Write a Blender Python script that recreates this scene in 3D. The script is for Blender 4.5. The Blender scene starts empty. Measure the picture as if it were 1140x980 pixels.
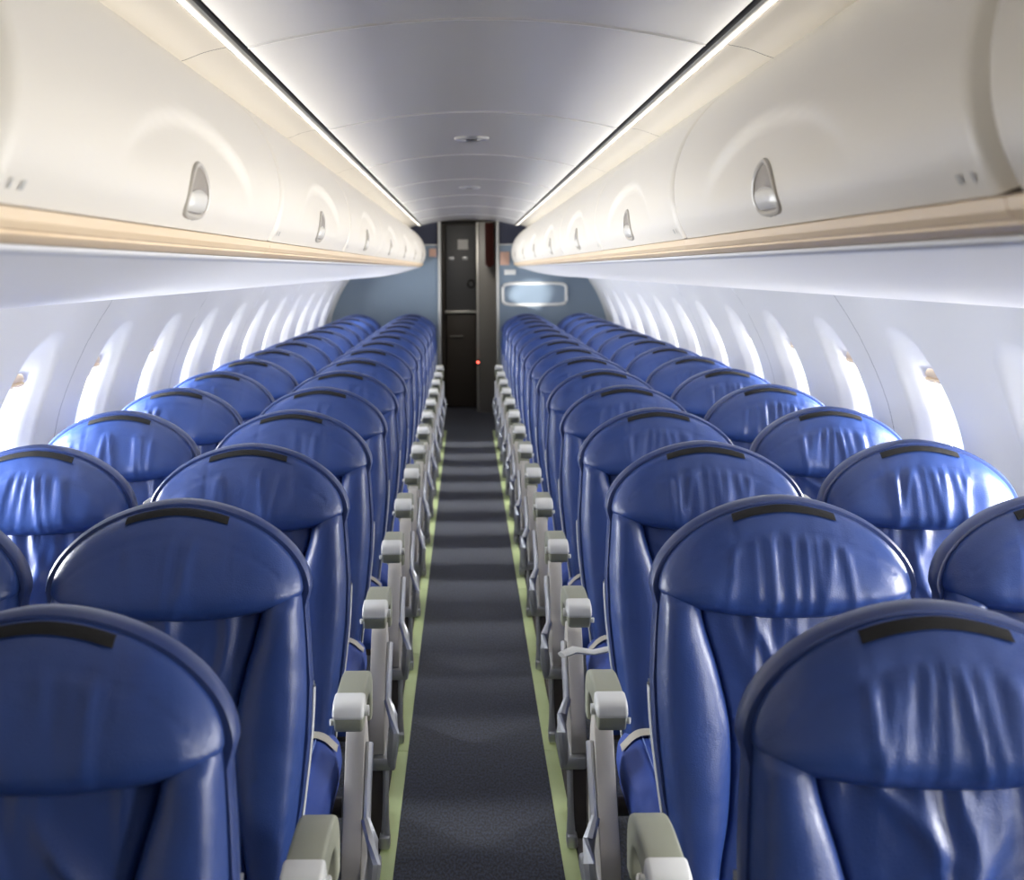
import bpy, bmesh, math, random
from mathutils import Vector, Matrix, noise
random.seed(7)
S = bpy.context.scene
COL = S.collection
PI = math.pi

# ------------------------------------------------------------------ helpers
class MB:
    """collects faces for ONE mesh object"""
    def __init__(s): s.v = []; s.f = []; s.m = []
    def add(s, vs, fs, mi=0):
        o = len(s.v); s.v += [tuple(p) for p in vs]
        for f in fs: s.f.append(tuple(i+o for i in f)); s.m.append(mi)
        return s
    def grid(s, fn, nu, nv, mi=0, flip=False, closed=False):
        vs = [fn(i/(nu), j/(nv)) for i in range(nu+1) for j in range(nv+1)]
        fs = []
        for i in range(nu):
            for j in range(nv):
                a = i*(nv+1)+j; q = (a, a+nv+1, a+nv+2, a+1)
                fs.append(q[::-1] if flip else q)
        return s.add(vs, fs, mi)
    def box(s, lo, hi, b=0.0, mi=0, seg=2):
        bm = bmesh.new(); bmesh.ops.create_cube(bm, size=1)
        for v in bm.verts:
            v.co = [lo[k] + (v.co[k]+.5)*(hi[k]-lo[k]) for k in range(3)]
        if b: bmesh.ops.bevel(bm, geom=bm.edges[:], offset=b, segments=seg, profile=.5, affect='EDGES')
        return s.bm(bm, mi)
    def prism(s, poly, axis, a0, a1, b=0.0, mi=0, seg=2):
        """extrude a 2D polygon along an axis; polygon coords are the other two axes in order"""
        bm = bmesh.new()
        def P(p, a):
            q = list(p); q.insert(axis, a); return q
        A = [bm.verts.new(P(p, a0)) for p in poly]; B = [bm.verts.new(P(p, a1)) for p in poly]
        n = len(poly)
        bm.faces.new(A); bm.faces.new(B[::-1])
        for i in range(n): bm.faces.new((A[i], B[i], B[(i+1) % n], A[(i+1) % n]))
        bmesh.ops.recalc_face_normals(bm, faces=bm.faces[:])
        if b:
            es = [e for e in bm.edges if len(e.link_faces) == 2 and e.calc_face_angle(0) > .6]
            bmesh.ops.bevel(bm, geom=es, offset=b, segments=seg, profile=.5, affect='EDGES', clamp_overlap=True)
        return s.bm(bm, mi)
    def bm(s, bm, mi=0):
        bm.verts.index_update()
        s.add([v.co[:] for v in bm.verts], [[v.index for v in f.verts] for f in bm.faces], mi); bm.free(); return s
    def tube(s, pts, r, n=8, mi=0, closed=False, rz=1.0, upv=None):
        pts = [Vector(p) for p in pts]; N = len(pts); vs = []; fs = []
        for i, p in enumerate(pts):
            if closed: t = pts[(i+1) % N]-pts[i-1]
            else: t = pts[min(i+1, N-1)]-pts[max(i-1, 0)]
            t.normalize(); up = Vector((0, 0, 1)) if abs(t.z) < .9 else Vector((1, 0, 0))
            up = upv or up; a = t.cross(up).normalized(); b = a.cross(t)
            rr = r[i] if isinstance(r, (list, tuple)) else r
            for k in range(n):
                w = 2*PI*k/n; vs.append(p+a*rr*math.cos(w)+b*rr*rz*math.sin(w))
        M = N if closed else N-1
        for i in range(M):
            for k in range(n):
                j = (i+1) % N
                fs.append((i*n+k, i*n+(k+1) % n, j*n+(k+1) % n, j*n+k))
        if not closed:
            fs.append(tuple(range(n))[::-1]); fs.append(tuple((N-1)*n+k for k in range(n)))
        return s.add(vs, fs, mi)
    def mesh(s, name, mats, smooth=True, angle=40):
        me = bpy.data.meshes.new(name); me.from_pydata(s.v, [], s.f)
        for m in (mats if isinstance(mats, (list, tuple)) else [mats]): me.materials.append(m)
        me.polygons.foreach_set('material_index', s.m)
        bm = bmesh.new(); bm.from_mesh(me)
        bmesh.ops.recalc_face_normals(bm, faces=bm.faces[:]); bm.to_mesh(me); bm.free()
        if smooth:
            me.polygons.foreach_set('use_smooth', [True]*len(me.polygons))
            me.set_sharp_from_angle(angle=math.radians(angle))
        me.update(); return me
    def build(s, name, mats, parent=None, smooth=True, angle=40):
        return obj(name, s.mesh(name, mats, smooth, angle), parent)

def obj(name, me, parent=None):
    o = bpy.data.objects.new(name, me); COL.objects.link(o)
    if parent: o.parent = parent
    return o
def thing(name, label, cat, loc=(0, 0, 0), group=None):
    o = bpy.data.objects.new(name, None); COL.objects.link(o); o.location = loc
    o.empty_display_size = .1
    return tag(o, label, cat, group)
def tag(o, label, cat, group=None):
    o['label'] = label; o['category'] = cat
    if group: o['group'] = group
    return o
def struct(o): o['kind'] = 'structure'; return o

def spline(pts, n):
    """Catmull-Rom resample of a 2D polyline"""
    out = []; P = [pts[0]]+list(pts)+[pts[-1]]
    for i in range(1, len(P)-2):
        for k in range(n):
            t = k/n
            out.append(tuple(.5*((2*P[i][c])+(P[i+1][c]-P[i-1][c])*t+(2*P[i-1][c]-5*P[i][c]+4*P[i+1][c]-P[i+2][c])*t*t
                       + (-P[i-1][c]+3*P[i][c]-3*P[i+1][c]+P[i+2][c])*t**3) for c in (0, 1)))
    out.append(tuple(pts[-1])); return out
def interp(xs, ys, x):
    if x <= xs[0]: return ys[0]
    for i in range(len(xs)-1):
        if x <= xs[i+1]:
            t = (x-xs[i])/(xs[i+1]-xs[i]); t2 = t
            return ys[i]+(ys[i+1]-ys[i])*t2
    return ys[-1]
def sstep(a, b, x):
    t = min(1, max(0, (x-a)/(b-a))); return t*t*(3-2*t)
def lin(r, g, b):
    f = lambda c: (c/255/12.92) if c/255 <= .04045 else ((c/255+.055)/1.055)**2.4
    return (f(r), f(g), f(b), 1)

# ------------------------------------------------------------------ materials
def mat(name, col, rough=.5, metal=0, bump=0, bscale=200, col2=None, cscale=8, spec=.5, coat=0, stretch=None, det=4, emis=None, estr=0, broad=0, bdist=.002):
    m = bpy.data.materials.new(name); m.use_nodes = True; nt = m.node_tree; N = nt.nodes; L = nt.links
    b = N['Principled BSDF']; b.inputs['Base Color'].default_value = col
    b.inputs['Roughness'].default_value = rough; b.inputs['Metallic'].default_value = metal
    b.inputs['Specular IOR Level'].default_value = spec
    if coat: b.inputs['Coat Weight'].default_value = coat; b.inputs['Coat Roughness'].default_value = .15
    tc = N.new('ShaderNodeTexCoord'); mp = N.new('ShaderNodeMapping'); L.new(tc.outputs['Object'], mp.inputs[0])
    if stretch: mp.inputs['Scale'].default_value = stretch
    if col2:
        n = N.new('ShaderNodeTexNoise'); n.inputs['Scale'].default_value = cscale; n.inputs['Detail'].default_value = det
        L.new(mp.outputs[0], n.inputs['Vector'])
        r = N.new('ShaderNodeValToRGB'); r.color_ramp.elements[0].position = .35; r.color_ramp.elements[1].position = .68
        r.color_ramp.elements[0].color = col; r.color_ramp.elements[1].color = col2
        L.new(n.outputs['Fac'], r.inputs[0]); L.new(r.outputs[0], b.inputs['Base Color'])
    if bump:
        n = N.new('ShaderNodeTexNoise'); n.inputs['Scale'].default_value = bscale; n.inputs['Detail'].default_value = 3
        L.new(mp.outputs[0], n.inputs['Vector'])
        bp = N.new('ShaderNodeBump'); bp.inputs['Strength'].default_value = bump; bp.inputs['Distance'].default_value = bdist
        L.new(n.outputs['Fac'], bp.inputs['Height']); L.new(bp.outputs[0], b.inputs['Normal'])
        if broad:
            n2 = N.new('ShaderNodeTexNoise'); n2.inputs['Scale'].default_value = 14; n2.inputs['Detail'].default_value = 2
            n2.inputs['Distortion'].default_value = .6
            L.new(mp.outputs[0], n2.inputs['Vector'])
            b2 = N.new('ShaderNodeBump'); b2.inputs['Strength'].default_value = broad; b2.inputs['Distance'].default_value = .02
            L.new(n2.outputs['Fac'], b2.inputs['Height']); L.new(b2.outputs[0], bp.inputs['Normal'])
    if emis: b.inputs['Emission Color'].default_value = emis; b.inputs['Emission Strength'].default_value = estr
    return m

M = {}
M['leather'] = mat('blue_leather', lin(36, 58, 114), .34, bump=.25, bscale=420, col2=lin(40, 64, 122), cscale=5, spec=.5, broad=.12)
M['leather_shell'] = mat('navy_leather_edge', lin(36, 54, 104), .4, bump=.15, bscale=400)
M['piping'] = mat('blue_thread', lin(110, 130, 180), .6)
M['cushion'] = mat('blue_seat_fabric', lin(45, 72, 150), .6, bump=.3, bscale=500)
M['velcro'] = mat('black_velcro', lin(12, 11, 13), .95, bump=.6, bscale=900)
M['plastic_shell'] = mat('pale_shell_plastic', lin(186, 188, 190), .4)
M['arm'] = mat('olive_grey_plastic', lin(138, 140, 124), .42, bump=.1, bscale=600)
M['armcap'] = mat('pale_cap_plastic', lin(205, 206, 204), .38)
M['armdark'] = mat('armrest_underside', lin(88, 98, 100), .5)
M['panel'] = mat('warm_grey_panel', lin(182, 178, 172), .38, metal=.2)
M['alu'] = mat('brushed_aluminium', lin(190, 192, 195), .3, metal=.75)
M['channel'] = mat('satin_channel', lin(205, 206, 210), .35, metal=.15)
M['rail'] = mat('grey_ceiling_rail', lin(120, 119, 114), .5, metal=.2)
M['leg'] = mat('dark_leg_paint', lin(86, 80, 78), .5, metal=.3)
M['belt'] = mat('grey_belt_webbing', lin(160, 156, 146), .6, bump=.4, bscale=500)
M['cream'] = mat('cream_bin_plastic', lin(222, 216, 205), .42, bump=.05, bscale=800)
M['wood'] = mat('pale_tan_trim', lin(236, 214, 182), .4, col2=lin(226, 200, 164), cscale=6, stretch=(1, .1, 3))
M['ceil'] = mat('grey_ceiling_laminate', lin(216, 216, 217), .27, spec=.9)
M['ceilseam'] = mat('ceiling_seam', lin(205, 205, 205), .3)
M['wall'] = mat('pale_wall_panel', lin(212, 212, 211), .45, bump=.05, bscale=600)
M['under'] = mat('service_panel', lin(228, 227, 226), .4)
M['dark'] = mat('dark_gap', lin(40, 40, 42), .7)
M['shade'] = mat('tan_shade_plastic', lin(214, 194, 168), .5)
M['bulk'] = mat('slate_blue_laminate', lin(128, 144, 160), .4, bump=.05, bscale=500)
M['navy'] = mat('navy_laminate', lin(44, 48, 68), .5)
M['post'] = mat('pale_post_metal', lin(205, 205, 200), .35, metal=.3)
M['vest'] = mat('vestibule_grey', lin(95, 96, 98), .5)
M['vestd'] = mat('vestibule_brown', lin(66, 60, 54), .55)
M['vestp'] = mat('vestibule_panel', lin(128, 126, 122), .45)
M['curtain'] = mat('dark_red_curtain', lin(92, 42, 36), .85, bump=.3, bscale=300)
M['white'] = mat('white_placard', lin(225, 225, 222), .5)
M['pink'] = mat('pinkish_placard', lin(205, 165, 145), .5)
M['red'] = mat('red_indicator', lin(255, 60, 50), .4, emis=(1, .12, .08, 1), estr=6)
M['strip'] = mat('green_glow_strip', lin(212, 226, 168), .5, col2=lin(198, 214, 150), cscale=3)
M['track'] = mat('seat_track_cover', lin(92, 86, 82), .55, bump=.2, bscale=200)
M['mark'] = mat('grey_print', lin(178, 177, 172), .6)
M['cup'] = mat('latch_cup_grey', lin(140, 132, 124), .45)
M['bezel'] = mat('latch_bezel', lin(188, 182, 172), .35)
M['flap'] = mat('latch_flap', lin(215, 212, 204), .3)

def carpet():
    m = bpy.data.materials.new('charcoal_carpet'); m.use_nodes = True; nt = m.node_tree; N = nt.nodes; L = nt.links
    b = N['Principled BSDF']; b.inputs['Roughness'].default_value = .95
    b.inputs['Sheen Weight'].default_value = .25; b.inputs['Sheen Roughness'].default_value = .5
    tc = N.new('ShaderNodeTexCoord')
    n = N.new('ShaderNodeTexNoise'); n.inputs['Scale'].default_value = 170; n.inputs['Detail'].default_value = 3
    mp = N.new('ShaderNodeMapping'); mp.inputs['Scale'].default_value = (1, .35, 1)
    L.new(tc.outputs['Object'], mp.inputs[0]); L.new(mp.outputs[0], n.inputs['Vector'])
    r = N.new('ShaderNodeValToRGB'); r.color_ramp.elements[0].position = .38; r.color_ramp.elements[1].position = .66
    r.color_ramp.elements[0].color = lin(15, 17, 25); r.color_ramp.elements[1].color = lin(60, 68, 92)
    L.new(n.outputs['Fac'], r.inputs[0]); L.new(r.outputs[0], b.inputs['Base Color'])
    bp = N.new('ShaderNodeBump'); bp.inputs['Strength'].default_value = .6; bp.inputs['Distance'].default_value = .004
    L.new(n.outputs['Fac'], bp.inputs['Height']); L.new(bp.outputs[0], b.inputs['Normal'])
    return m
M['carpet'] = carpet()
def glass():
    m = bpy.data.materials.new('window_glass'); m.use_nodes = True; nt = m.node_tree; N = nt.nodes; L = nt.links
    N.remove(N['Principled BSDF']); t = N.new('ShaderNodeBsdfTransparent'); g = N.new('ShaderNodeBsdfGlossy')
    g.inputs['Roughness'].default_value = .05; x = N.new('ShaderNodeMixShader'); x.inputs[0].default_value = .06
    L.new(t.outputs[0], x.inputs[1]); L.new(g.outputs[0], x.inputs[2]); L.new(x.outputs[0], N['Material Output'].inputs[0])
    return m
M['glass'] = glass()

# ------------------------------------------------------------------ dimensions (X right, Y aft, Z up; aisle centre X=0)
PITCH = .787; Y1 = 1.66; ROWS = 15
XA, XW = .545, 1.055
YB = 13.2                      # rear bulkhead
YF = -2.33                     # how far the cabin is built behind the camera
BIN = 1.67; BIN0 = -.54; NB = 8
WB = .835; W0 = 3.93
# half-width of side wall by height
WZ = [0, .3, .6, .85, 1.0, 1.13, 1.3, 1.43, 1.475, 1.476]
WX = [1.20, 1.31, 1.365, 1.372, 1.355, 1.322, 1.248, 1.17, 1.138, 1.137]
_wp = spline(list(zip(WZ[:-1], WX[:-1])), 8)
def wallx(z): return interp([p[0] for p in _wp], [p[1] for p in _wp], z)

# ------------------------------------------------------------------ floor
mb = MB(); mb.box((-1.4, YF, -.06), (1.4, 15.0, 0)); struct(mb.build('floor', M['carpet'], smooth=False))
for s, side in ((-1, 'left'), (1, 'right')):
    st = thing('floor_path_strip', f'pale green glow strip on the floor along the {side} side of the aisle', 'floor strip', (s*.237, 0, 0), 'glow strips along the aisle')
    y = YF+.1; k = 0
    while y < 12.75:
        L_ = 1.083; y1 = min(y+L_, 12.75)
        MB().box((-.021, y+.002, 0), (.021, y1-.002, .006), .002).build('strip_segment', M['strip'], st)
        y = y1
    mb = MB().box((min(s*.2595, s*.34), YF, 0), (max(s*.2595, s*.34), 12.8, .012), .003)
    struct(mb.build('trim_5' if s < 0 else 'trim_6', M['track']))

# ------------------------------------------------------------------ ceiling
def ceilz(x): return 1.966+.054*(1-(x/.447)**2)
seams = [1.075+1.55*k for k in range(-2, 8)]
mb = MB()
mb.grid(lambda u, v: ((2*u-1)*.447, YF+(YB-YF)*v, ceilz((2*u-1)*.447)), 24, 60)
for s in (-1, 1):
    P = [(.447, 1.966), (.447, 1.99), (.457, 1.99), (.457, 1.962)]
    for i in range(3):
        a, b = P[i], P[i+1]
        mb.grid(lambda u, v: (s*(a[0]+(b[0]-a[0])*u), YF+(YB-YF)*v, a[1]+(b[1]-a[1])*u), 1, 1, mi=1)
struct(mb.build('ceiling', [M['ceil'], M['dark']]))
# curved cover strips at the ceiling joints
mb = MB()
for y in seams:
    Q = [(-.007, 0), (-.004, -.004), (.004, -.004), (.007, 0)]
    mb.grid(lambda u, v: ((2*u-1)*.445, y+interp([0, 1/3, 2/3, 1], [q[0] for q in Q], v), ceilz((2*u-1)*.445)+interp([0, 1/3, 2/3, 1], [q[1] for q in Q], v)), 24, 3)
struct(mb.build('trim_7', M['ceilseam']))
for s in (-1, 1):
    # aluminium rail + cove panel between rail and bin tops
    mb = MB()
    P = spline([(.457, 1.966), (.459, 1.958), (.474, 1.956), (.483, 1.960), (.485, 1.968)], 3)
    n = len(P)-1
    mb.grid(lambda u, v: (s*P[round(u*n)][0], YF+(YB-YF)*v, P[round(u*n)][1]), n, 1)
    struct(mb.build('trim_1' if s < 0 else 'trim_2', M['rail']))
    mb = MB()
    P2 = spline([(.485, 1.966), (.53, 1.956), (.58, 1.938), (.64, 1.93)], 5)
    n2 = len(P2)-1
    ys = [YF]+[y for y in seams if YF < y < YB]+[YB]
    for a, b in zip(ys, ys[1:]):
        mb.grid(lambda u, v: (s*P2[round(u*n2)][0], a+.002+(b-a-.004)*v, P2[round(u*n2)][1]), n2, 1)
    mb.grid(lambda u, v: (s*(P2[round(u*n2)][0]), YF+(YB-YF)*v, P2[round(u*n2)][1]+.006), n2, 1, mi=1)
    struct(mb.build('trim_3' if s < 0 else 'trim_4', [M['cream'], M['dark']]))
# ceiling downlights
ordn = ['first', 'second', 'third', 'fourth', 'fifth', 'sixth', 'seventh', 'eighth', 'ninth', 'tenth', 'eleventh', 'twelfth', 'thirteenth', 'fourteenth', 'fifteenth']
for i, y in enumerate((5.0, 8.0)):
    z = ceilz(0)
    t = thing('ceiling_downlight', ('small round ceiling downlight nearer the camera, in the middle of the grey ceiling', 'small round ceiling downlight farther away near the rear bulkhead')[i], 'light', (0, y, z), 'round ceiling lights')
    ring = [(.055*math.cos(2*PI*k/24), .055*math.sin(2*PI*k/24), -.002) for k in range(24)]
    MB().tube(ring, .010, 8, closed=True).build('bezel_ring', M['alu'], t)
    mb = MB(); mb.add([(.048*math.cos(2*PI*k/24), .048*math.sin(2*PI*k/24), -.004) for k in range(24)], [tuple(range(24))])
    mb.tube([(0, 0, -.012), (0, 0, -.003)], .02, 12); mb.build('lens', M['vest'], t)

# ------------------------------------------------------------------ side walls with window recesses
def rr(hw, hh, n=56, p=3.2, top=None):
    out = []
    for k in range(n):
        a = 2*PI*k/n; c, s_ = math.cos(a), math.sin(a)
        r = (abs(c)**p+abs(s_)**p)**(-1/p)
        out.append((hw*r*c, hh*r*s_))
    return out
NW = 56
WC = 1.045
A_ = [(y, z+.02) for y, z in rr(.205, .285, NW, 2.5)]
A2 = [(y, z+.015) for y, z in rr(.185, .260, NW, 2.6)]
B_ = rr(.136, .200, NW, 3.2); C_ = rr(.122, .186, NW, 3.4)
wins = [W0+WB*k for k in range(-7, 11)]
ZT, ZB = 1.475, .0
for s, side in ((-1, 'left'), (1, 'right')):
    mb = MB()
    def X(z): return wallx(z)
    for w in wins:
        ya, yb = -WB/2, WB/2
        k = round((w-W0)/WB)
        if k % 2 == 0: yb -= .002
        else: ya += .002
        rings = []
        for t in [1, .8, .6, .42, .28, .16, .07, 0]:
            ring = []
            for i in range(NW):
                a = 2*PI*(i)/NW; c, q = math.cos(a), math.sin(a)
                hy = yb if c > 0 else -ya
                hz = (ZT-WC) if q > 0 else WC-ZB
                r = min(hy/max(abs(c), 1e-6), hz/max(abs(q), 1e-6))
                o = (c*r, q*r)
                y = A_[i][0]+(o[0]-A_[i][0])*t; z = WC+A_[i][1]+(o[1]-A_[i][1])*t
                z = min(max(z, ZB), ZT)
                ring.append((s*X(z), w+y, z))
            rings.append(ring)
        for O, off in ((A2, .012), ([((a[0]+b[0])/2, (a[1]+b[1])/2) for a, b in zip(A2, B_)], .026), (B_, .036), (C_, .056)):
            rings.append([(s*(X(WC+z)+off), w+y, WC+z) for y, z in O])
        vs = [p for r in rings for p in r]; fs = []
        for r in range(len(rings)-1):
            for i in range(NW):
                j = (i+1) % NW
                fs.append((r*NW+i, r*NW+j, (r+1)*NW+j, (r+1)*NW+i))
        # rectangle corners
        base = len(vs)
        cn = [(yb, ZT), (ya, ZT), (ya, ZB), (yb, ZB)]
        for (cy, cz) in cn:
            ang = math.atan2(cz-WC, cy) % (2*PI); i = int(ang/(2*PI/NW)) % NW
            vs.append((s*X(cz), w+cy, cz)); fs.append((i, (i+1) % NW, len(vs)-1))
        mb.add(vs, fs)
    # dark seals behind the panel joints
    for k in range(-4, 6):
        y = W0+WB*(2*k+.5)
        if y > YB: continue
        mb.grid(lambda u, v: (s*(X(ZB+(ZT-ZB)*u)+.0008), y-.008+.016*v, ZB+(ZT-ZB)*u), 40, 1, mi=1)
    ye = wins[-1]+WB/2
    mb.grid(lambda u, v: (s*X(ZB+(ZT-ZB)*u), ye+(YB-ye)*v, ZB+(ZT-ZB)*u), 40, 1)
    struct(mb.build('wall_'+side, [M['wall'], M['dark']], angle=50))
    # windows
    for n, w in enumerate(wins):
        wi = thing(f'window_{n+1+(0 if s < 0 else len(wins))}', '', '', (0, w, WC)); del wi['label']; del wi['category']; struct(wi)
        mb = MB()
        C2 = rr(.114, .178, NW, 3.4)
        ringsF = [[(s*(X(WC+z)+.0745), y, z) for y, z in C_], [(s*(X(WC+z)+.0755), y, z) for y, z in C2], [(s*(X(WC+z)+.078), y, z) for y, z in C2]]
        vs = [p for r in ringsF for p in r]; fs = []
        for r in range(2):
            for i in range(NW):
                j = (i+1) % NW; fs.append((r*NW+i, r*NW+j, (r+1)*NW+j, (r+1)*NW+i))
        mb.add(vs, fs); mb.build('window_frame', M['shade'], wi)
        mb = MB(); mb.add([(s*(X(WC+z)+.068), y, z) for y, z in C2], [tuple(range(NW))]); mb.build('window_pane', M['glass'], wi, smooth=False)
        # raised shade: its tan pull lip shows at the top
        mb = MB()
        nn = 12; opn = w > (2.5 if s < 0 else .3)  # out-of-view shades are lowered to block daylight
        def sh(u, v):
            L_ = .034 if opn else .35; yy = (2*u-1)*.108; zz = .186-L_*v-.010*abs(2*u-1)**4*(1-v)*1.5
            return (s*(X(WC+zz)+.062+.008*math.sin(PI*v)*-1), yy, zz)
        mb.grid(sh, nn, 6); zl = .150 if opn else -.158
        mb.tube([(s*(X(WC+zl)+.055), -.098+.196*k/8, zl) for k in range(9)], .006, 6)
        mb.build('window_shade', M['shade'], wi)

# ------------------------------------------------------------------ underside service panels
UP = spline([(.474, 1.549), (.55, 1.528), (.67, 1.495), (.80, 1.472), (.89, 1.461), (1.02, 1.455), (1.115, 1.452), (1.145, 1.458)], 5)
for s in (-1, 1):
    mb = MB(); n = len(UP)-1
    mb.grid(lambda u, v: (s*UP[round(u*n)][0], YF+(YB-YF)*v, UP[round(u*n)][1]), n, 1)
    P = [(.462, 1.557), (.463, 1.551), (.474, 1.547), (.478, 1.552)]
    struct(mb.build('trim_8' if s < 0 else 'trim_9', M['under']))
    mb = MB(); P = spline(P, 3); n = len(P)-1
    mb.grid(lambda u, v: (s*P[round(u*n)][0], YF+(12.8-YF)*v, P[round(u*n)][1]), n, 1)
    struct(mb.build('trim_10' if s < 0 else 'trim_11', M['channel']))

# ------------------------------------------------------------------ overhead bins
DP = spline([(.605, 1.950), (.552, 1.921), (.484, 1.866), (.436, 1.803), (.411, 1.735), (.406, 1.680), (.415, 1.630), (.433, 1.591)], 7)
ND = len(DP)-1
def dnorm(i):
    a, b = DP[max(i-1, 0)], DP[min(i+1, ND)]
    tx, tz = b[0]-a[0], b[1]-a[1]; l = math.hypot(tx, tz); return (tz/l, -tx/l)   # points to the aisle / down
def scoop(y, z):
    dz = (z-1.615)/.14; dy = y/.50
    r = math.hypot(dy, dz) if dz > 0 else 9
    return .010*(1-sstep(.88, 1.0, r))*sstep(.05, .75, dz)
ARC = [0]
for _i in range(ND): ARC.append(ARC[-1]+math.dist(DP[_i], DP[_i+1]))
def on_door(s, zc, p, q, h):
    i0 = min(range(ND+1), key=lambda k: abs(DP[k][1]-zc) if DP[k][1] < 1.75 else 9)
    a = ARC[i0]-q
    i = max(0, min(ND-1, sum(1 for t in ARC if t <= a)-1)); t = (a-ARC[i])/(ARC[i+1]-ARC[i])
    n0, n1 = dnorm(i), dnorm(i+1); nx, nz = n0[0]+(n1[0]-n0[0])*t, n0[1]+(n1[1]-n0[1])*t
    x, z = DP[i][0]+(DP[i+1][0]-DP[i][0])*t, DP[i][1]+(DP[i+1][1]-DP[i][1])*t
    k = h-scoop(p, z)
    return (s*(x+nx*k), p, z+nz*k)
def door_mesh(s, cut=1.0):
    mb = MB(); ny = 96; hw = BIN/2
    def us(v):   # denser near the ends
        return -math.cos(PI*v)*.5*.35+(v-.5)*.65
    def fn(u, v):
        i = round(u*ND); x, z = DP[i]; nx, nz = dnorm(i)
        y = us(v)*2*(hw-.006)
        d = hw-.006-abs(y)
        # bottom corners are cut round
        off = -.020*(1-min(1, d/.022))**2
        off -= scoop(y, z)
        return (s*(x+nx*off), y, z+nz*off)
    mb.grid(fn, ND, ny)
    # returned lower lip
    x, z = DP[-1]
    mb.grid(lambda u, v: (s*(x+.014*u), us(v)*2*(hw-.003), z-.001), 1, ny)
    return mb.mesh('bin_door', M['cream'], angle=60)
def tearoutline(hw, h, n=48):
    """bullet shape: pointed arch above a rounded flat base; p sideways, q up"""
    out = []
    for k in range(n):
        a = 2*PI*k/n; c, q = math.cos(a), math.sin(a)
        if q >= 0: out.append((hw*math.copysign(abs(c)**1.15, c), h*.72*abs(q)**.95))
        else:
            p = 3.4; r = (abs(c)**p+abs(q)**p)**(-1/p); out.append((hw*r*c, h*.28*r*q))
    return out
def body_mesh(s):
    mb = MB(); hw = BIN/2
    Q = [(DP[i][0]-dnorm(i)[0]*.034, DP[i][1]-dnorm(i)[1]*.034) for i in range(0, ND+1, 3)]
    Q = Q+[(.48, 1.590), (1.0, 1.56), (1.12, 1.60), (1.05, 1.78), (.85, 1.93)]
    n = len(Q)
    for k, y in ((0, -hw), (1, hw)): pass
    vs = [(s*p[0], -hw, p[1]) for p in Q]+[(s*p[0], hw, p[1]) for p in Q]
    fs = [(i, (i+1) % n, n+(i+1) % n, n+i) for i in range(n)]+[tuple(range(n)), tuple(range(n, 2*n))[::-1]]
    mb.add(vs, fs); return mb.mesh('bin_body', M['cup'], angle=40)  # grey-brown body colour puts a shadow tone into the door seams
def strip_mesh(s):
    hw = BIN/2
    P = [(.448, 1.5925), (.434, 1.5905), (.429, 1.588), (.431, 1.577), (.437, 1.570), (.442, 1.5685), (.442, 1.5655), (.451, 1.5605), (.463, 1.5585), (.466, 1.558), (.466, 1.59)]
    return _strip(s, P, hw)
def _strip(s, P, hw):
    mb = MB(); n = len(P)
    vs = [(s*x, -hw+.0012, z) for x, z in P]+[(s*x, hw-.0012, z) for x, z in P]
    fs = [(i, (i+1) % n, n+(i+1) % n, n+i) for i in range(n)]+[tuple(range(n)), tuple(range(n, 2*n))[::-1]]
    mb.add(vs, fs); return mb.mesh('bin_trim_strip', M['wood'], angle=25)
def frame_at(s, zc):
    i = min(range(ND+1), key=lambda k: abs(DP[k][1]-zc) if DP[k][1] < 1.75 else 9)
    nx, nz = dnorm(i); x, z = DP[i]
    return Vector((s*x, 0, z)), Vector((s*nx, 0, nz)), Vector((-s*nz, 0, abs(nx)))
def latch_meshes(s):
    o, nrm, up = frame_at(s, 1.645)
    up = Vector((0, 1, 0)).cross(nrm).normalized()
    if up.z < 0: up = -up
    def at(p, q, h): return on_door(s, 1.645, p, q, h)
    O = tearoutline(.070, .078)
    q0 = -.014
    bz = MB().tube([at(p, q+q0, .000) for p, q in O], .0048, 8, closed=True, upv=nrm).mesh('latch_bezel', M['bezel'])
    I = tearoutline(.068, .076)
    mb = MB()
    for r0, r1 in ((1, .66), (.66, .33), (.33, .02)):
        n = len(I)
        mb.add([at(p*r0, q*r0+q0, .001) for p, q in I]+[at(p*r1, q*r1+q0, .001) for p, q in I], [(i, (i+1) % n, n+(i+1) % n, n+i) for i in range(n)])
    cup = mb.mesh('latch_cup', M['cup'], smooth=False)
    mb = MB()
    def fl(u, v):
        q = -.020+.027*v; w = .060-.004*abs(2*v-1)**3
        hgt = .0025+.0045*(1-abs(2*u-1)**6)*(1-abs(2*v-1)**4)
        return at((2*u-1)*w, q+q0+.008+.006*(1-(2*u-1)**2)*v-.002, hgt)
    mb.grid(fl, 16, 10); flap = mb.mesh('latch_flap', M['flap'])
    # small printed seat-row marks
    def marker(nm, zc, p0, w, hgt):
        oo, nn, _ = frame_at(s, zc); up2 = Vector((0, 1, 0)).cross(nn).normalized(); up2 = up2 if up2.z > 0 else -up2
        return MB().add([on_door(s, zc, p0+p, q, .0012) for p, q in ((0, 0), (w, 0), (w, hgt), (0, hgt))], [(0, 1, 2, 3)]).mesh(nm, M['mark'], smooth=False)
    lab = [marker('row_mark', 1.606, -.02, .007, .011), marker('row_mark', 1.606, .002, .018, .006)]
    corner = [marker('corner_mark', 1.606, -.755, .012, .010), marker('corner_mark', 1.606, -.785, .006, .010)]
    return bz, cup, flap, lab, corner
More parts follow.
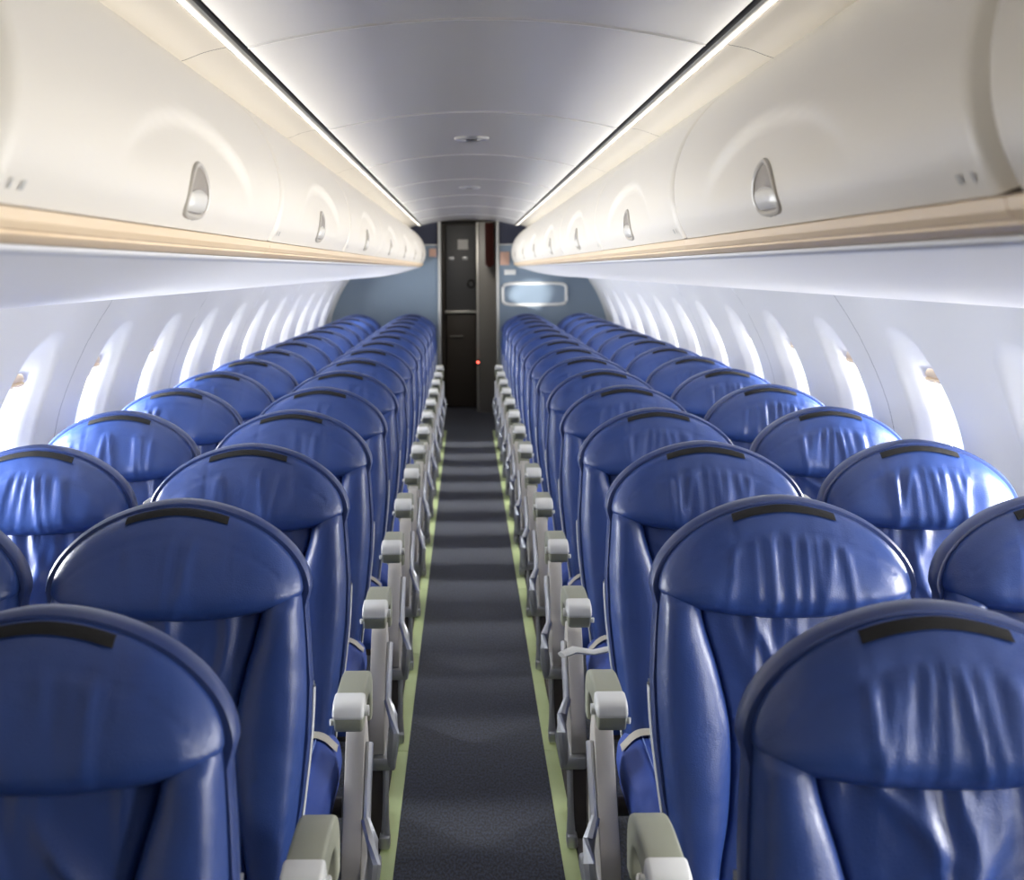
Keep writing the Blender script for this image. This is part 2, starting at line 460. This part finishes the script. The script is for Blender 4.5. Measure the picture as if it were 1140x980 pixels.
for s, side in ((-1, 'left'), (1, 'right')):
    dm, bm_, sm = door_mesh(s), body_mesh(s), strip_mesh(s); bz, cup, flap, lab, corner = latch_meshes(s)
    for k in range(NB):
        y = BIN0+BIN*(k+.5)
        if k == 0: lb = f'cream overhead bin cut off by the {side} edge of the picture, only its end showing'
        elif k == 1: lb = f'large cream overhead bin nearest the camera on the {side}, whole latch showing'
        elif k == NB-1: lb = f'cream overhead bin at the far end of the {side} row, beside the rear bulkhead'
        else: lb = f'cream overhead bin, {ordn[k-1]} whole one from the camera along the {side} side'
        t = thing('overhead_bin', lb, 'overhead bin', (0, y, 0), f'overhead bins on the {side} side')
        obj('bin_body', bm_, t); d = obj('bin_door', dm, t); obj('trim_strip', sm, t)
        l = obj('latch', bz, t); obj('latch_cup', cup, l); obj('latch_flap', flap, l)
        [obj(q.name.split('.')[0], q, t) for q in lab+corner]
    # rounded end closure against the bulkhead
    mb = MB(); y0 = BIN0+BIN*NB
    def fe(u, v):
        i = round(u*ND); x, z = DP[i]; nx, nz = dnorm(i)
        off = -.018-.05*(v**3)
        return (s*(x+nx*off), y0+(YB-.02-y0)*v, z+nz*off)
    mb.grid(fe, ND, 10)
    mb.grid(lambda u, v: (s*(.44+.05*u), y0+(YB-.02-y0)*v, 1.59-.03*u), 2, 2)
    struct(mb.build('trim_12' if s < 0 else 'trim_13', M['cream'], angle=60))

# ------------------------------------------------------------------ rear bulkhead and vestibule
mb = MB()
for s in (-1, 1):
    zs = [0, .15, .3, .6, .85, 1.0, 1.13, 1.3, 1.43]
    poly = [(s*.292, 0)]+[(s*(wallx(z)+.03), z) for z in zs]+[(s*1.2, 1.77), (s*.292, 1.77)]
    mb.prism(poly, 1, YB, YB+.05)
    mb.prism([(s*.292, 1.775), (s*1.0, 1.775), (s*.8, 2.03), (s*.292, 2.03)], 1, YB, YB+.05, mi=1)
    mb.box((min(s*.30, s*.6), YB-.006, 1.766), (max(s*.30, s*.6), YB+.01, 1.778), mi=2)
struct(mb.build('wall_back', [M['bulk'], M['navy'], M['post']], smooth=False))
for s in (-1, 1):
    mb = MB().box((min(s*.272, s*.300), YB-.02, 0), (max(s*.272, s*.300), YB+.07, 2.03), .006)
    struct(mb.build('trim_14' if s < 0 else 'trim_15', M['post']))
# vestibule shell
mb = MB()
mb.box((-.50, YB+.05, 0), (-.30, 15.0, 2.1)); mb.box((.30, YB+.05, 0), (.5, 15.0, 2.1))
mb.box((-.5, 14.98, 0), (.5, 15.05, 2.1)); mb.box((-.5, YB+.02, 2.04), (.5, 15.0, 2.1))
struct(mb.build('wall_vestibule', M['vestd'], smooth=False))
# rear door
d = thing('door_1', '', '', (0, 14.9, 0)); del d['label']; del d['category']; struct(d)
MB().box((-.245, -.02, 1.075), (.083, .06, 2.02), .012).build('door_upper_panel', M['vest'], d)
MB().box((-.245, -.02, .01), (.083, .06, 1.04), .012).build('door_lower_panel', M['vestd'], d)
MB().box((-.26, -.05, 1.045), (.095, .02, 1.075), .006).build('door_bar', M['post'], d)
MB().tube([(.03+.035*math.cos(2*PI*k/20), -.025, 1.37+.04*math.sin(2*PI*k/20)) for k in range(20)], .012, 6, closed=True).build('door_port', M['dark'], d)
MB().box((-.21, -.045, .78), (-.06, -.015, .80), .004).build('door_pull', M['vestp'], d)
mb = MB()
for x in (-.185, -.035): mb.box((x-.03, -.06, 1.63), (x+.03, -.015, 1.67), .008)
mb.build('door_latch', M['alu'], d)
MB().box((-.115, -.026, 1.75), (.00, -.019, 1.86), .002).build('door_placard', M['white'], d)
mb = MB().box((.11, 14.35, 0), (.30, 14.55, 2.04), .01); struct(mb.build('trim_16', M['vestp']))
mb = MB().box((.085, 14.5, 0), (.115, 14.56, 2.04), .006); struct(mb.build('trim_17', M['post']))
t = thing('indicator_lamp', 'tiny glowing red indicator lamp beside the rear vestibule door', 'indicator light', (.098, 14.49, .53))
MB().tube([(0, .01, 0), (0, -.008, 0)], .012, 10).build('lamp_lens', M['red'], t)
MB().box((-.014, .004, -.03), (.014, .012, .03), .003).build('lamp_plate', M['dark'], t)
# curtain gathered on the right of the opening
mb = MB()
def cu(u, v):
    a = u*10*PI
    return (.222+.045*(2*u-1)+.0, 14.18+.028*math.sin(a), 1.58+.44*v-.03*math.sin(u*PI)*(1-v))
mb.grid(cu, 80, 8)
mb.grid(lambda u, v: (cu(u, v)[0], cu(u, v)[1]+.012, cu(u, v)[2]), 80, 8)
tag(mb.build('curtain', M['curtain']), 'dark red curtain gathered at the top right of the rear doorway', 'curtain')
# things on the bulkhead (right)
t = thing('literature_pocket', 'white rounded rectangular frame on the right rear bulkhead', 'frame', (.645, YB, 1.285))
O = rr(.31, .105, 64, 7)
MB().tube([(x, -.012, z) for x, z in O], .016, 8, closed=True).build('frame_rim', M['white'], t)
mb = MB(); mb.add([(x, -.004, z) for x, z in rr(.30, .098, 64, 7)], [tuple(range(64))]); mb.build('back_panel', M['bulk'], t, smooth=False)
MB().box((.35, YB-.012, 1.475), (.462, YB-.001, 1.525), .003).build('wall_placard', M['white'])
tag(bpy.data.objects['wall_placard'], 'small white placard on the right rear bulkhead above the white frame', 'sign')
o = MB().box((.31, YB-.012, 1.57), (.40, YB-.001, 1.70), .003).build('wall_notice', M['pink']); tag(o, 'pinkish notice between the right bins and the rear doorway', 'sign')
o = MB().box((-.385, YB-.012, 1.655), (-.315, YB-.001, 1.735), .003).build('wall_notice', M['pink']); tag(o, 'small pinkish notice between the left bins and the rear doorway', 'sign')

# ------------------------------------------------------------------ seats
def lean(z): return -(1.12-z)*.19
HA = .226
def zt(x, a=HA, base=.958, H=.145): return base+H*max(0, 1-abs(x/a)**1.8)**(1/1.85)
def zb(x, a=HA): return .958-.020*max(0, 1-abs(x/a)**9)**.5-.032*max(0, 1-(x/a)**2)

def headrest_mesh(kind, seed):
    rnd = random.Random(seed); R = []
    for k in range({'gather': 9, 'smooth': 4, 'side': 6}[kind]):
        if kind == 'gather': x = -.10+.2*(k+rnd.uniform(.1, .9))/9
        elif kind == 'smooth': x = rnd.uniform(-.12, .13)
        else: x = rnd.uniform(-.16, .14)
        amp = {'gather': rnd.uniform(.0055, .0100), 'smooth': rnd.uniform(.0028, .0062), 'side': rnd.uniform(.0040, .0080)}[kind]
        R.append((x, amp, rnd.uniform(.0055, .0095), rnd.uniform(.05, .12), rnd.uniform(-.22, .22)))
    mb = MB(); nu, nv = 110, 40
    def fn(u, v):
        w = 2*u-1; x = HA*math.sin(w*PI/2)
        t = .5-.5*math.cos(PI*v)
        z0, z1 = zb(x), zt(x); z = z0+(z1-z0)*t
        e = max(0, 1-abs(x/HA)**4)**.5 * max(0, 1-abs(2*t-1)**(3.4 if t < .5 else 2.0))**.5
        T = .052+.034*(1-t)**1.3
        d = T*e
        zs = zt(x)-.045
        if e > .02:
            for (rx, am, wd, dec, sl) in R:
                g = math.exp(-((x-rx-sl*(zs-z))/wd)**2)
                d += am*g*sstep(-.004, .012, zs-z)*math.exp(-max(0, zs-z)/dec)*min(1, e*1.6)
            # seam across the top
            d -= .0022*math.exp(-((z-zs)/.0028)**2)*(1 if abs(x) < .19 else 0)
            # seam panel sides
            for xx in (-.095, .098):
                d -= .0018*math.exp(-((x-xx)/.0026)**2)*sstep(.0, .01, z-zs+.05)
            d += .0045*noise.noise(Vector((x*14+seed, z*9, seed*1.7)))*e+.0016*noise.noise(Vector((x*38+seed, z*16, seed*2.7)))*e
        return (x, lean(z)+.004-d, z)
    mb.grid(fn, nu, nv)
    # sides tucked back into the shell
    def rim(u, v):
        w = 2*u-1; x = HA*math.sin(w*PI/2); z = zt(x)
        return (x*(1-.01*v), lean(z)+.004+.03*v, z-.004*v)
    mb.grid(rim, nu, 2)
    def rim2(u, v):
        w = 2*u-1; x = HA*math.sin(w*PI/2); z = zb(x)
        return (x, lean(z)+.004+.02*v, z+.004*v)
    mb.grid(rim2, nu, 2)
    return mb.mesh('headrest', M['leather'], angle=75)
def velcro_mesh():
    mb = MB()
    def f(u, v):
        x = (2*u-1)*.092; z1 = zt(x)-.0010; z = z1-.0105*v
        # lie on the pad surface
        t = (z-zb(x))/(zt(x)-zb(x)); e = max(0, 1-abs(x/HA)**4)**.5*max(0, 1-abs(2*t-1)**2.0)**.5
        return (x, lean(z)+.004-(.052+.034*(1-t)**1.3)*e-.0045, z)
    mb.grid(f, 30, 5)
    mb.grid(lambda u, v: tuple(Vector(f(u, 1))+Vector((0, .006*v, 0))), 30, 1)
    mb.grid(lambda u, v: tuple(Vector(f(u, 0))+Vector((0, .008*v, -.001*v))), 30, 1)
    for e in (0, 1): mb.grid(lambda u, v: tuple(Vector(f(e, u))+Vector((0, .006*v, 0))), 5, 1)
    return mb.mesh('velcro_strip', M['velcro'], angle=60)
BWZ = [.40, .48, .58, .70, .80, .90, .955, 1.0]; BWX = [.205, .212, .226, .238, .240, .232, .226, .22]
_bw = spline(list(zip(BWZ, BWX)), 6)
def bw(z): return interp([p[0] for p in _bw], [p[1] for p in _bw], z)
BSZ = [.40, .50, .60, .72, .82, .90, .97]; BSX = [.150, .135, .116, .110, .128, .150, .158]
_bs = spline(list(zip(BSZ, BSX)), 6)
def bs(z): return interp([p[0] for p in _bs], [p[1] for p in _bs], z)
def backrest_mesh(seed):
    rnd = random.Random(seed+100)
    mb = MB(); nv = 100; nu = 96
    folds = [(rnd.uniform(-.11, .11), rnd.uniform(.60, .90), rnd.uniform(-1.0, 1.0), rnd.uniform(.005, .010), rnd.uniform(.008, .016), rnd.uniform(.05, .10)) for _ in range(13)]
    tops = [(rnd.uniform(-.14, .14), rnd.uniform(.005, .010), rnd.uniform(.007, .013), rnd.uniform(.05, .11)) for _ in range(9)]
    def fn(u, v):
        z = .40+.575*v; w = 2*u-1; W = bw(z); sx = bs(z)
        aw = abs(w)
        if aw < .55: q = aw/.55; ax = sx*math.sin(q*PI/2)**.9*.5+sx*q*.5
        else: q = (aw-.55)/.45; ax = sx+(W-sx)*(q*.5+.5*(.5-.5*math.cos(PI*q)))
        x = math.copysign(ax, w)
        if aw > .55:
            q = (ax-sx)/(W-sx)
            d = .018+.040*(max(0, 1-abs(2*q-.95)**2.4)**.6 if abs(2*q-.95) < 1 else 0)*(.75+.25*sstep(.4, .6, z))
            d -= .020*sstep(.80, 1.0, q)
            d += .0022*noise.noise(Vector((x*12, z*16, seed*3.1+(5 if x > 0 else 0))))
        else:
            q = ax/sx
            d = .020+.012*(1-q*q)
            for (fx, fz, ang, am, wd, ln) in folds:
                c, s_ = math.cos(ang), math.sin(ang)
                a = (x-fx)*c+(z-fz)*s_; b = -(x-fx)*s_+(z-fz)*c
                d += am*math.exp(-(a/wd)**2-(b/ln)**2)*(1-q**4)
            for (tx, am, wd, dec) in tops:
                d += am*math.exp(-((x-tx)/wd)**2)*math.exp(-max(0, .93-z)/dec)*(1-q**6)
            d -= .006*math.exp(-((z-.705-.004*math.sin(x*20))/.005)**2)
            d += .004*noise.noise(Vector((x*10, z*8, seed*2.3)))
        d -= .010*math.exp(-((ax-sx)/.0045)**2)
        d *= 1-.5*sstep(.93, .975, z)
        return (x, lean(z)+.01-d, z)
    mb.grid(fn, nu, nv)
    for s in (0, 1):
        mb.grid(lambda u, v: tuple(Vector(fn(s, u))+Vector((.0, .045*v, 0))), nv, 2)
    mb.grid(lambda u, v: tuple(Vector(fn(u, 0))+Vector((0, .05*v, 0))), nu, 1)
    return mb.mesh('backrest', M['leather'], angle=70)
def shell_mesh():
    """leather-edged back shell standing a little proud round the headrest dome"""
    mb = MB(); a = .240
    out = []
    for k in range(49):
        th = PI*k/48; x = a*math.cos(th)
        out.append((x, zt(x, a, .957, .156)))
    low = [(-bw(z)-.004 if z > .5 else -bw(z), z) for z in (.93, .88, .80, .70, .60, .50, .40)]
    poly = out+low+[(-x, z) for x, z in low[::-1]]
    n = len(poly); cx, cz = 0, .78
    prof = [(.985, .002), (.998, .010), (1.0, .022), (.996, .040), (.975, .058), (.93, .070), (.6, .078), (.02, .08)]
    vs = []; fs = []
    front = [( .90, .006)]
    for (sc, dy) in front+prof:
        for (x, z) in poly:
            X, Z = cx+(x-cx)*sc, cz+(z-cz)*sc
            vs.append((X, lean(Z)+dy, Z))
    R = len(front)+len(prof)
    for r in range(R-1):
        for i in range(n): fs.append((r*n+i, r*n+(i+1) % n, (r+1)*n+(i+1) % n, (r+1)*n+i))
    fs.append(tuple((R-1)*n+i for i in range(n)))
    mb.add(vs, fs); return mb.mesh('back_cover', M['leather_shell'], angle=60)
def plastic_mesh():
    mb = MB()
    for s in (-1, 1):
        def f(u, v):
            z = .38+.40*u; a = 2*PI*v
            return (s*(bw(z)+.003+.0025*math.cos(a)), lean(z)+.05+.012*math.sin(a), z)
        mb.grid(f, 24, 8)
    mb.grid(lambda u, v: ((2*v-1)*bw(.38+.4*u), lean(.38+.4*u)+.082, .38+.4*u), 12, 6)
    return mb.mesh('back_shell', M['plastic_shell'], angle=60)
def cushion_mesh():
    mb = MB()
    hw = .222; y0, y1 = -.60, -.12
    def f(u, v):
        # u around x (top surface and sides), v front->back
        a = (u-.5)*2; x = hw*max(-1, min(1, a*1.35)) if abs(a) < 1/1.35 else math.copysign(hw, a)
        sd = max(0, abs(a)-1/1.35)/(1-1/1.35)
        ex = 1-max(0, (abs(x)-(hw-.05))/.05)**2*.0
        y = y0+(y1-y0)*v
        fr = max(0, 1-v/.22)
        z = .475-.05*fr**2.2-.015*math.sin(PI*v)*(1-(x/hw)**2)
        edge = max(0, (abs(x)-(hw-.055))/.055)
        z -= .035*edge**2.2
        # paired stitch lines near the sides
        for xs in (hw-.060, hw-.045): z -= .0018*math.exp(-((abs(x)-xs)/.003)**2)
        if sd > 0: z -= .085*sd; x = math.copysign(hw+.006*math.sin(sd*PI), a)
        return (x, y, z)
    mb.grid(f, 110, 24)
    mb.grid(lambda u, v: tuple(Vector(f(u, 0))+Vector((0, -.012*math.sin(PI*v), 0))*1 + Vector((0, 0, (.345-f(u, 0)[2])*v))), 110, 6)
    mb.grid(lambda u, v: ((2*u-1)*hw, y0+(y1-y0)*v, .345), 4, 4)
    return mb.mesh('seat_cushion', M['cushion'], angle=60)
def seam_mesh():
    out = []
    for s in (-1, 1):
        for xs in (.162, .177):
            mb = MB(); out.append(mb)
            mb.tube([(s*xs, -.60+.44*k/16, .4765-.05*max(0, 1-(k/16*.44/.48)/.22)**2.2-.015*math.sin(PI*k/16*.92)*(1-(xs/.222)**2)-.035*max(0, (xs-.167)/.055)**2.2) for k in range(17)], .0013, 5)
    return [mb.mesh('stitch_line', M['piping']) for mb in out]
def belt_mesh():
    mb = MB()
    for (x0, x1, dz) in ((-.225, .225, 0),):
        def f(u, v):
            x = x0+(x1-x0)*u; e = max(0, (abs(x)-.167)/.055)
            return (x, -.165+.006*math.sin(u*9)-.045*v, .4785-.034*min(1, e)**2.2+.004*math.sin(PI*v)+.002*math.sin(u*14))
        mb.grid(f, 40, 6)
    mb.box((-.03, -.22, .475), (.035, -.155, .492), .005)
    return mb.mesh('seat_belt', M['belt'], angle=50)
def frame_mesh():
    mb = MB()
    for y in (-.50, -.20): mb.tube([(-.235, y, .32), (.235, y, .32)], .022, 10)
    mb.box((-.20, -.56, .33), (.20, -.14, .348), .004)
    return mb.mesh('seat_frame', M['leg'])
def leg_mesh(front):
    mb = MB()
    if front:
        mb.tube([(0, -.50, .31), (0, -.50, .22), (0, -.47, .08), (0, -.46, 0.012)], [.02, .02, .018, .018], 8)
        mb.box((-.03, -.51, .01), (.03, -.42, .022), .004)
    else:
        mb.tube([(0, -.20, .31), (0, -.18, .15), (0, -.12, .012)], [.02, .019, .018], 8); mb.box((-.03, -.17, .01), (.03, -.08, .022), .004)
    return mb.mesh('seat_leg', M['leg'])
# --- aisle end bay; e = +1 when the armrest is on the +X side of the seat
AX = XA-.268
def armrest_meshes(e):
    hw = .0295; top = .645
    # side profile (y,z): hooked cane shape, tip towards -Y
    prof = spline([(-.550, .592), (-.558, .612), (-.549, .634), (-.52, .6435), (-.44, .648), (-.36, .646), (-.30, .634), (-.265, .608), (-.252, .57), (-.250, .52)], 5)
    und = spline([(-.292, .52), (-.296, .555), (-.318, .584), (-.36, .598), (-.42, .600), (-.46, .594), (-.49, .583), (-.52, .579), (-.542, .582)], 4)
    poly = prof+und
    bm = MB()
    bm.prism([(y, z) for y, z in poly], 0, e*AX-hw, e*AX+hw, b=0)
    # round the long edges with a bevel
    me_bm = bmesh.new(); tmp = bm.mesh('tmp', M['arm'], smooth=False); me_bm.from_mesh(tmp)
    es = [ed for ed in me_bm.edges if len(ed.link_faces) == 2 and any(len(f.verts) > 10 for f in ed.link_faces)]
    bmesh.ops.bevel(me_bm, geom=es, offset=.011, segments=3, profile=.5, affect='EDGES', clamp_overlap=True)
    body = MB().bm(me_bm); bpy.data.meshes.remove(tmp)
    arm = body.mesh('armrest', M['arm'], angle=50)
    # pale tip cap wraps the front top
    pc = [p for p in prof if p[0] < -.475]
    pc = [(-.562, .611)]+[(y-.0035, z+.0025) for y, z in pc if z > .612]+[(-.472, .611)]
    mb = MB().prism(pc, 0, e*AX-hw-.0025, e*AX+hw+.0025, b=.009, seg=3)
    cap = mb.mesh('armrest_cap', M['armcap'], angle=50)
    mb = MB().tube([(e*(AX+.027), -.50, .612), (e*(AX+.030)+e*.009, -.50, .612)], .011, 10)
    btn = (mb.mesh('hinge_pin', M['armcap']), MB().tube([(e*(AX-.029), -.535, .600), (e*(AX-.038), -.538, .600)], .007, 8).mesh('recline_button', M['armcap']))
    for me in (arm, cap)+btn: me.transform(Matrix.Translation((0, .05, .008)))
    return arm, cap, btn
def endpanel_mesh(e):
    """S-shaped pale side panel from the armrest hinge down to the seat beam"""
    mb = MB()
    poly = spline([(-.250, .545), (-.300, .54), (-.335, .49), (-.372, .42), (-.41, .36), (-.44, .31), (-.445, .255), (-.42, .235), (-.30, .235), (-.19, .25), (-.165, .29), (-.175, .38), (-.20, .46), (-.225, .52)], 4)[:-1]
    mb.prism(poly, 0, e*(AX-.022), e*(AX+.020), b=.004)
    return mb.mesh('side_panel', M['panel'], angle=40)
def flange_mesh(e):
    """rounded aluminium rail on the aisle face, flaring out where panel meets the beam"""
    mb = MB()
    mb.tube([(e*(AX+.028), y, z) for y, z in ((-.30, .50), (-.335, .455), (-.365, .41), (-.395, .365))], .009, 8)
    pts = [(-.40, .375, .026), (-.425, .34, .042), (-.45, .30, .046), (-.462, .255, .042), (-.455, .215, .036)]
    mb.tube([(e*(AX+o), y, z) for y, z, o in pts], [.010, .014, .015, .014, .010], 8)
    mb.box((min(e*(AX-.02), e*(AX+.05)), -.465, .205), (max(e*(AX-.02), e*(AX+.05)), -.25, .24), .008)
    return mb.mesh('panel_rail', M['alu'])
def aisleleg_mesh(e):
    mb = MB()
    x0, x1 = sorted((e*(AX-.022), e*(AX+.016)))
    mb.prism([(-.43, .215), (-.25, .215), (-.22, .012), (-.435, .012)], 0, x0, x1, b=.005)
    for z in (.05, .16): mb.tube([(e*(AX+.014), -.40, z), (e*(AX+.022), -.40, z)], .007, 8)
    return mb.mesh('aisle_leg', M['leg'])
def strut_mesh(e):
    mb = MB()
    mb.tube([(e*(AX+.024), y, z) for y, z in ((-.44, .21), (-.455, .15), (-.47, .09), (-.475, .045))], [.009, .008, .009, .012], 8)
    mb.box((min(e*(AX+.008), e*(AX+.036)), -.50, .012), (max(e*(AX+.008), e*(AX+.036)), -.455, .045), .006)
    return mb.mesh('leg_strut', M['alu'])
def midarm_mesh():
    mb = MB(); mb.box((-.013, .0, .60), (.013, .06, .978), .011, seg=4)
    return mb.mesh('raised_armrest', M['armcap'])

heads = {'gather': [headrest_mesh('gather', i) for i in (1, 2, 3)], 'smooth': [headrest_mesh('smooth', i) for i in (4, 5, 6)], 'side': [headrest_mesh('side', i) for i in (7, 8, 9)]}
backs = [backrest_mesh(i) for i in (1, 2, 3)]
VEL, SHL, PLS, CUS, SEA, BEL, FRA = velcro_mesh(), shell_mesh(), plastic_mesh(), cushion_mesh(), seam_mesh(), belt_mesh(), frame_mesh()
LEGF, LEGR, MID = leg_mesh(True), leg_mesh(False), midarm_mesh()
END = {e: (armrest_meshes(e), endpanel_mesh(e), flange_mesh(e), aisleleg_mesh(e), strut_mesh(e)) for e in (-1, 1)}
def seat(s, col, row):
    """s=-1 left / 1 right of the aisle; row counts from the camera"""
    x = s*(XA if col == 'aisle' else XW); y = Y1+(row-1)*PITCH; side = 'left' if s < 0 else 'right'
    if col == 'aisle':
        if row == 1: lb = {-1: 'large blue leather seat nearest the camera, filling the lower left corner', 1: 'large blue leather seat nearest the camera, filling the lower right corner'}[s]
        elif row == ROWS: lb = f'blue leather aisle seat at the far end of the {side} aisle column, against the bulkhead'
        else: lb = f'blue leather aisle seat, {ordn[row-1]} from the camera in the {side} aisle column'
    else:
        if row == 2: lb = f'blue leather window seat nearest the camera, cut off by the {side} picture edge'
        elif row == ROWS: lb = f'blue leather window seat farthest away by the {side} wall, against the bulkhead'
        else: lb = f'blue leather window seat, {ordn[row-2]} from the camera in the {side} window column'
    t = thing('passenger_seat', lb, 'seat', (x, y, 0), f'blue leather seats in the {side} {col} column')
    kind = 'gather' if (s > 0 and col == 'aisle') else 'smooth' if col == 'aisle' else 'side' if s < 0 and row > 3 else 'gather' if row > 2 else 'smooth'
    h = obj('headrest', heads[kind][(row*2+(s > 0)) % 3], t); 
    v = obj('velcro_strip', VEL, h); v['label'] = 'black hook-and-loop strip'
    obj('backrest', backs[(row+s) % 3], t); obj('back_cover', SHL, t); obj('back_shell', PLS, t)
    c = obj('seat_cushion', CUS, t); [obj('stitch_line', q, c) for q in SEA]
    obj('seat_belt', BEL, t); obj('seat_frame', FRA, t)
    if col == 'aisle':
        e = -s; (arm, cap, btn), pan, fl, al, stt = END[e]
        a = obj('armrest', arm, t); q = obj('armrest_cap', cap, a); q['label'] = 'pale tip cap'; [obj(b.name.split('.')[0], b, a) for b in btn]
        pnl = obj('side_panel', pan, t); obj('panel_rail', fl, pnl)
        l = obj('seat_leg', al, t); obj('leg_strut', stt, l)
        for me in (LEGF, LEGR):
            o = obj('seat_leg', me, t); o.location.x = s*.12
        if row > 2: m = obj('raised_armrest', MID, t); m.location = (s*.2475, 0, 0)
    else:
        for me in (LEGF, LEGR):
            o = obj('seat_leg', me, t); o.location.x = 0
    if s > 0 and col == 'aisle' and row == 4:
        mb = MB()
        mb.tube([(-.325, -.50, .520), (-.29, -.48, .528), (-.24, -.48, .521), (-.195, -.48, .530)], [.018, .022, .016, .018], 8, rz=.4)
        o = mb.build('loose_strap', M['armcap'], t); o['label'] = 'pale loose strap sticking out below the armrest'
    return t
for row in range(1, ROWS+1):
    for s in (-1, 1):
        seat(s, 'aisle', row)
        if row > 1: seat(s, 'window', row)

# ------------------------------------------------------------------ unseen front wall, added to shut out frontal light
mb = MB().box((-1.5, YF-.05, 0), (1.5, YF, 2.1)); struct(mb.build('wall_front_block', M['wall'], smooth=False))
# ------------------------------------------------------------------ light
def area(name, loc, rot, sx, sy, power, col=(1, 1, 1)):
    l = bpy.data.lights.new(name, 'AREA'); l.shape = 'RECTANGLE'; l.size = sx; l.size_y = sy; l.energy = power; l.color = col
    o = bpy.data.objects.new(name, l); COL.objects.link(o); o.location = loc; o.rotation_euler = rot; return o
PL, PR = 44, 34
for w in wins:
    if w < .3: continue      # unseen windows, shut to cut the light on the seat fronts
    for s, p in ((-1, PL), (1, PR)):
        if s < 0 and w < 2.5: continue  # unseen left windows shut too, to darken the left aisle seats
        area('window_daylight', (s*(wallx(WC)+.16), w, WC+.02), (0, s*PI/2, 0), .42, .32, p, (1, .985, .96) if s > 0 else (.95, .975, 1))
for s in (-1, 1):   # cove lamps in the ceiling gap, washing the ceiling edge
    area('cove_lamp', (s*.474, (YF+YB)/2, 1.947), (0, s*math.radians(147), 0), .010, YB-YF-.1, 9, (1, .95, .87))
area('vestibule_fill', (-.05, 13.55, 2.02), (math.radians(35), 0, 0), .35, .25, 9, (1, .93, .84))  # added fill light to brighten the vestibule, no known fitting
# low sun glancing off the wet apron / wing through a rear left window onto the bulkhead
sp = bpy.data.lights.new('apron_glint', 'SPOT'); sp.energy = 2300; sp.spot_size = math.radians(3.6); sp.spot_blend = .2; sp.shadow_soft_size = .03; sp.color = (1, .97, .92)
so = bpy.data.objects.new('apron_glint', sp); COL.objects.link(so)
tgt = Vector((-1.36, W0+WB*9, 1.08)); dr = Vector((1.97, 1.755, .20)); so.location = tgt-dr*.8
so.rotation_euler = dr.to_track_quat('-Z', 'Y').to_euler()
w = bpy.data.worlds.new('sky'); S.world = w; w.use_nodes = True
bg = w.node_tree.nodes['Background']; bg.inputs[0].default_value = (.90, .95, 1, 1); bg.inputs[1].default_value = 1.6

# ------------------------------------------------------------------ camera
cd = bpy.data.cameras.new('camera'); co = bpy.data.objects.new('camera', cd); COL.objects.link(co); S.camera = co
co.location = (-.023, 0, 1.53); co.rotation_euler = (PI/2, .006, 0)
cd.sensor_fit = 'HORIZONTAL'; cd.sensor_width = 36; cd.lens = 36*1500/1140
cd.shift_x = 51/1140; cd.shift_y = -190/1140
cd.dof.use_dof = True; cd.dof.focus_distance = 3.0; cd.dof.aperture_fstop = 6.3
cd.clip_start = .02
S.view_settings.view_transform = 'Standard'; S.view_settings.look = 'None'; S.view_settings.gamma = 1
S.view_settings.use_curve_mapping = False; S.view_settings.exposure = -.03
S.cycles.use_denoising = True; S.cycles.max_bounces = 10; S.cycles.diffuse_bounces = 6
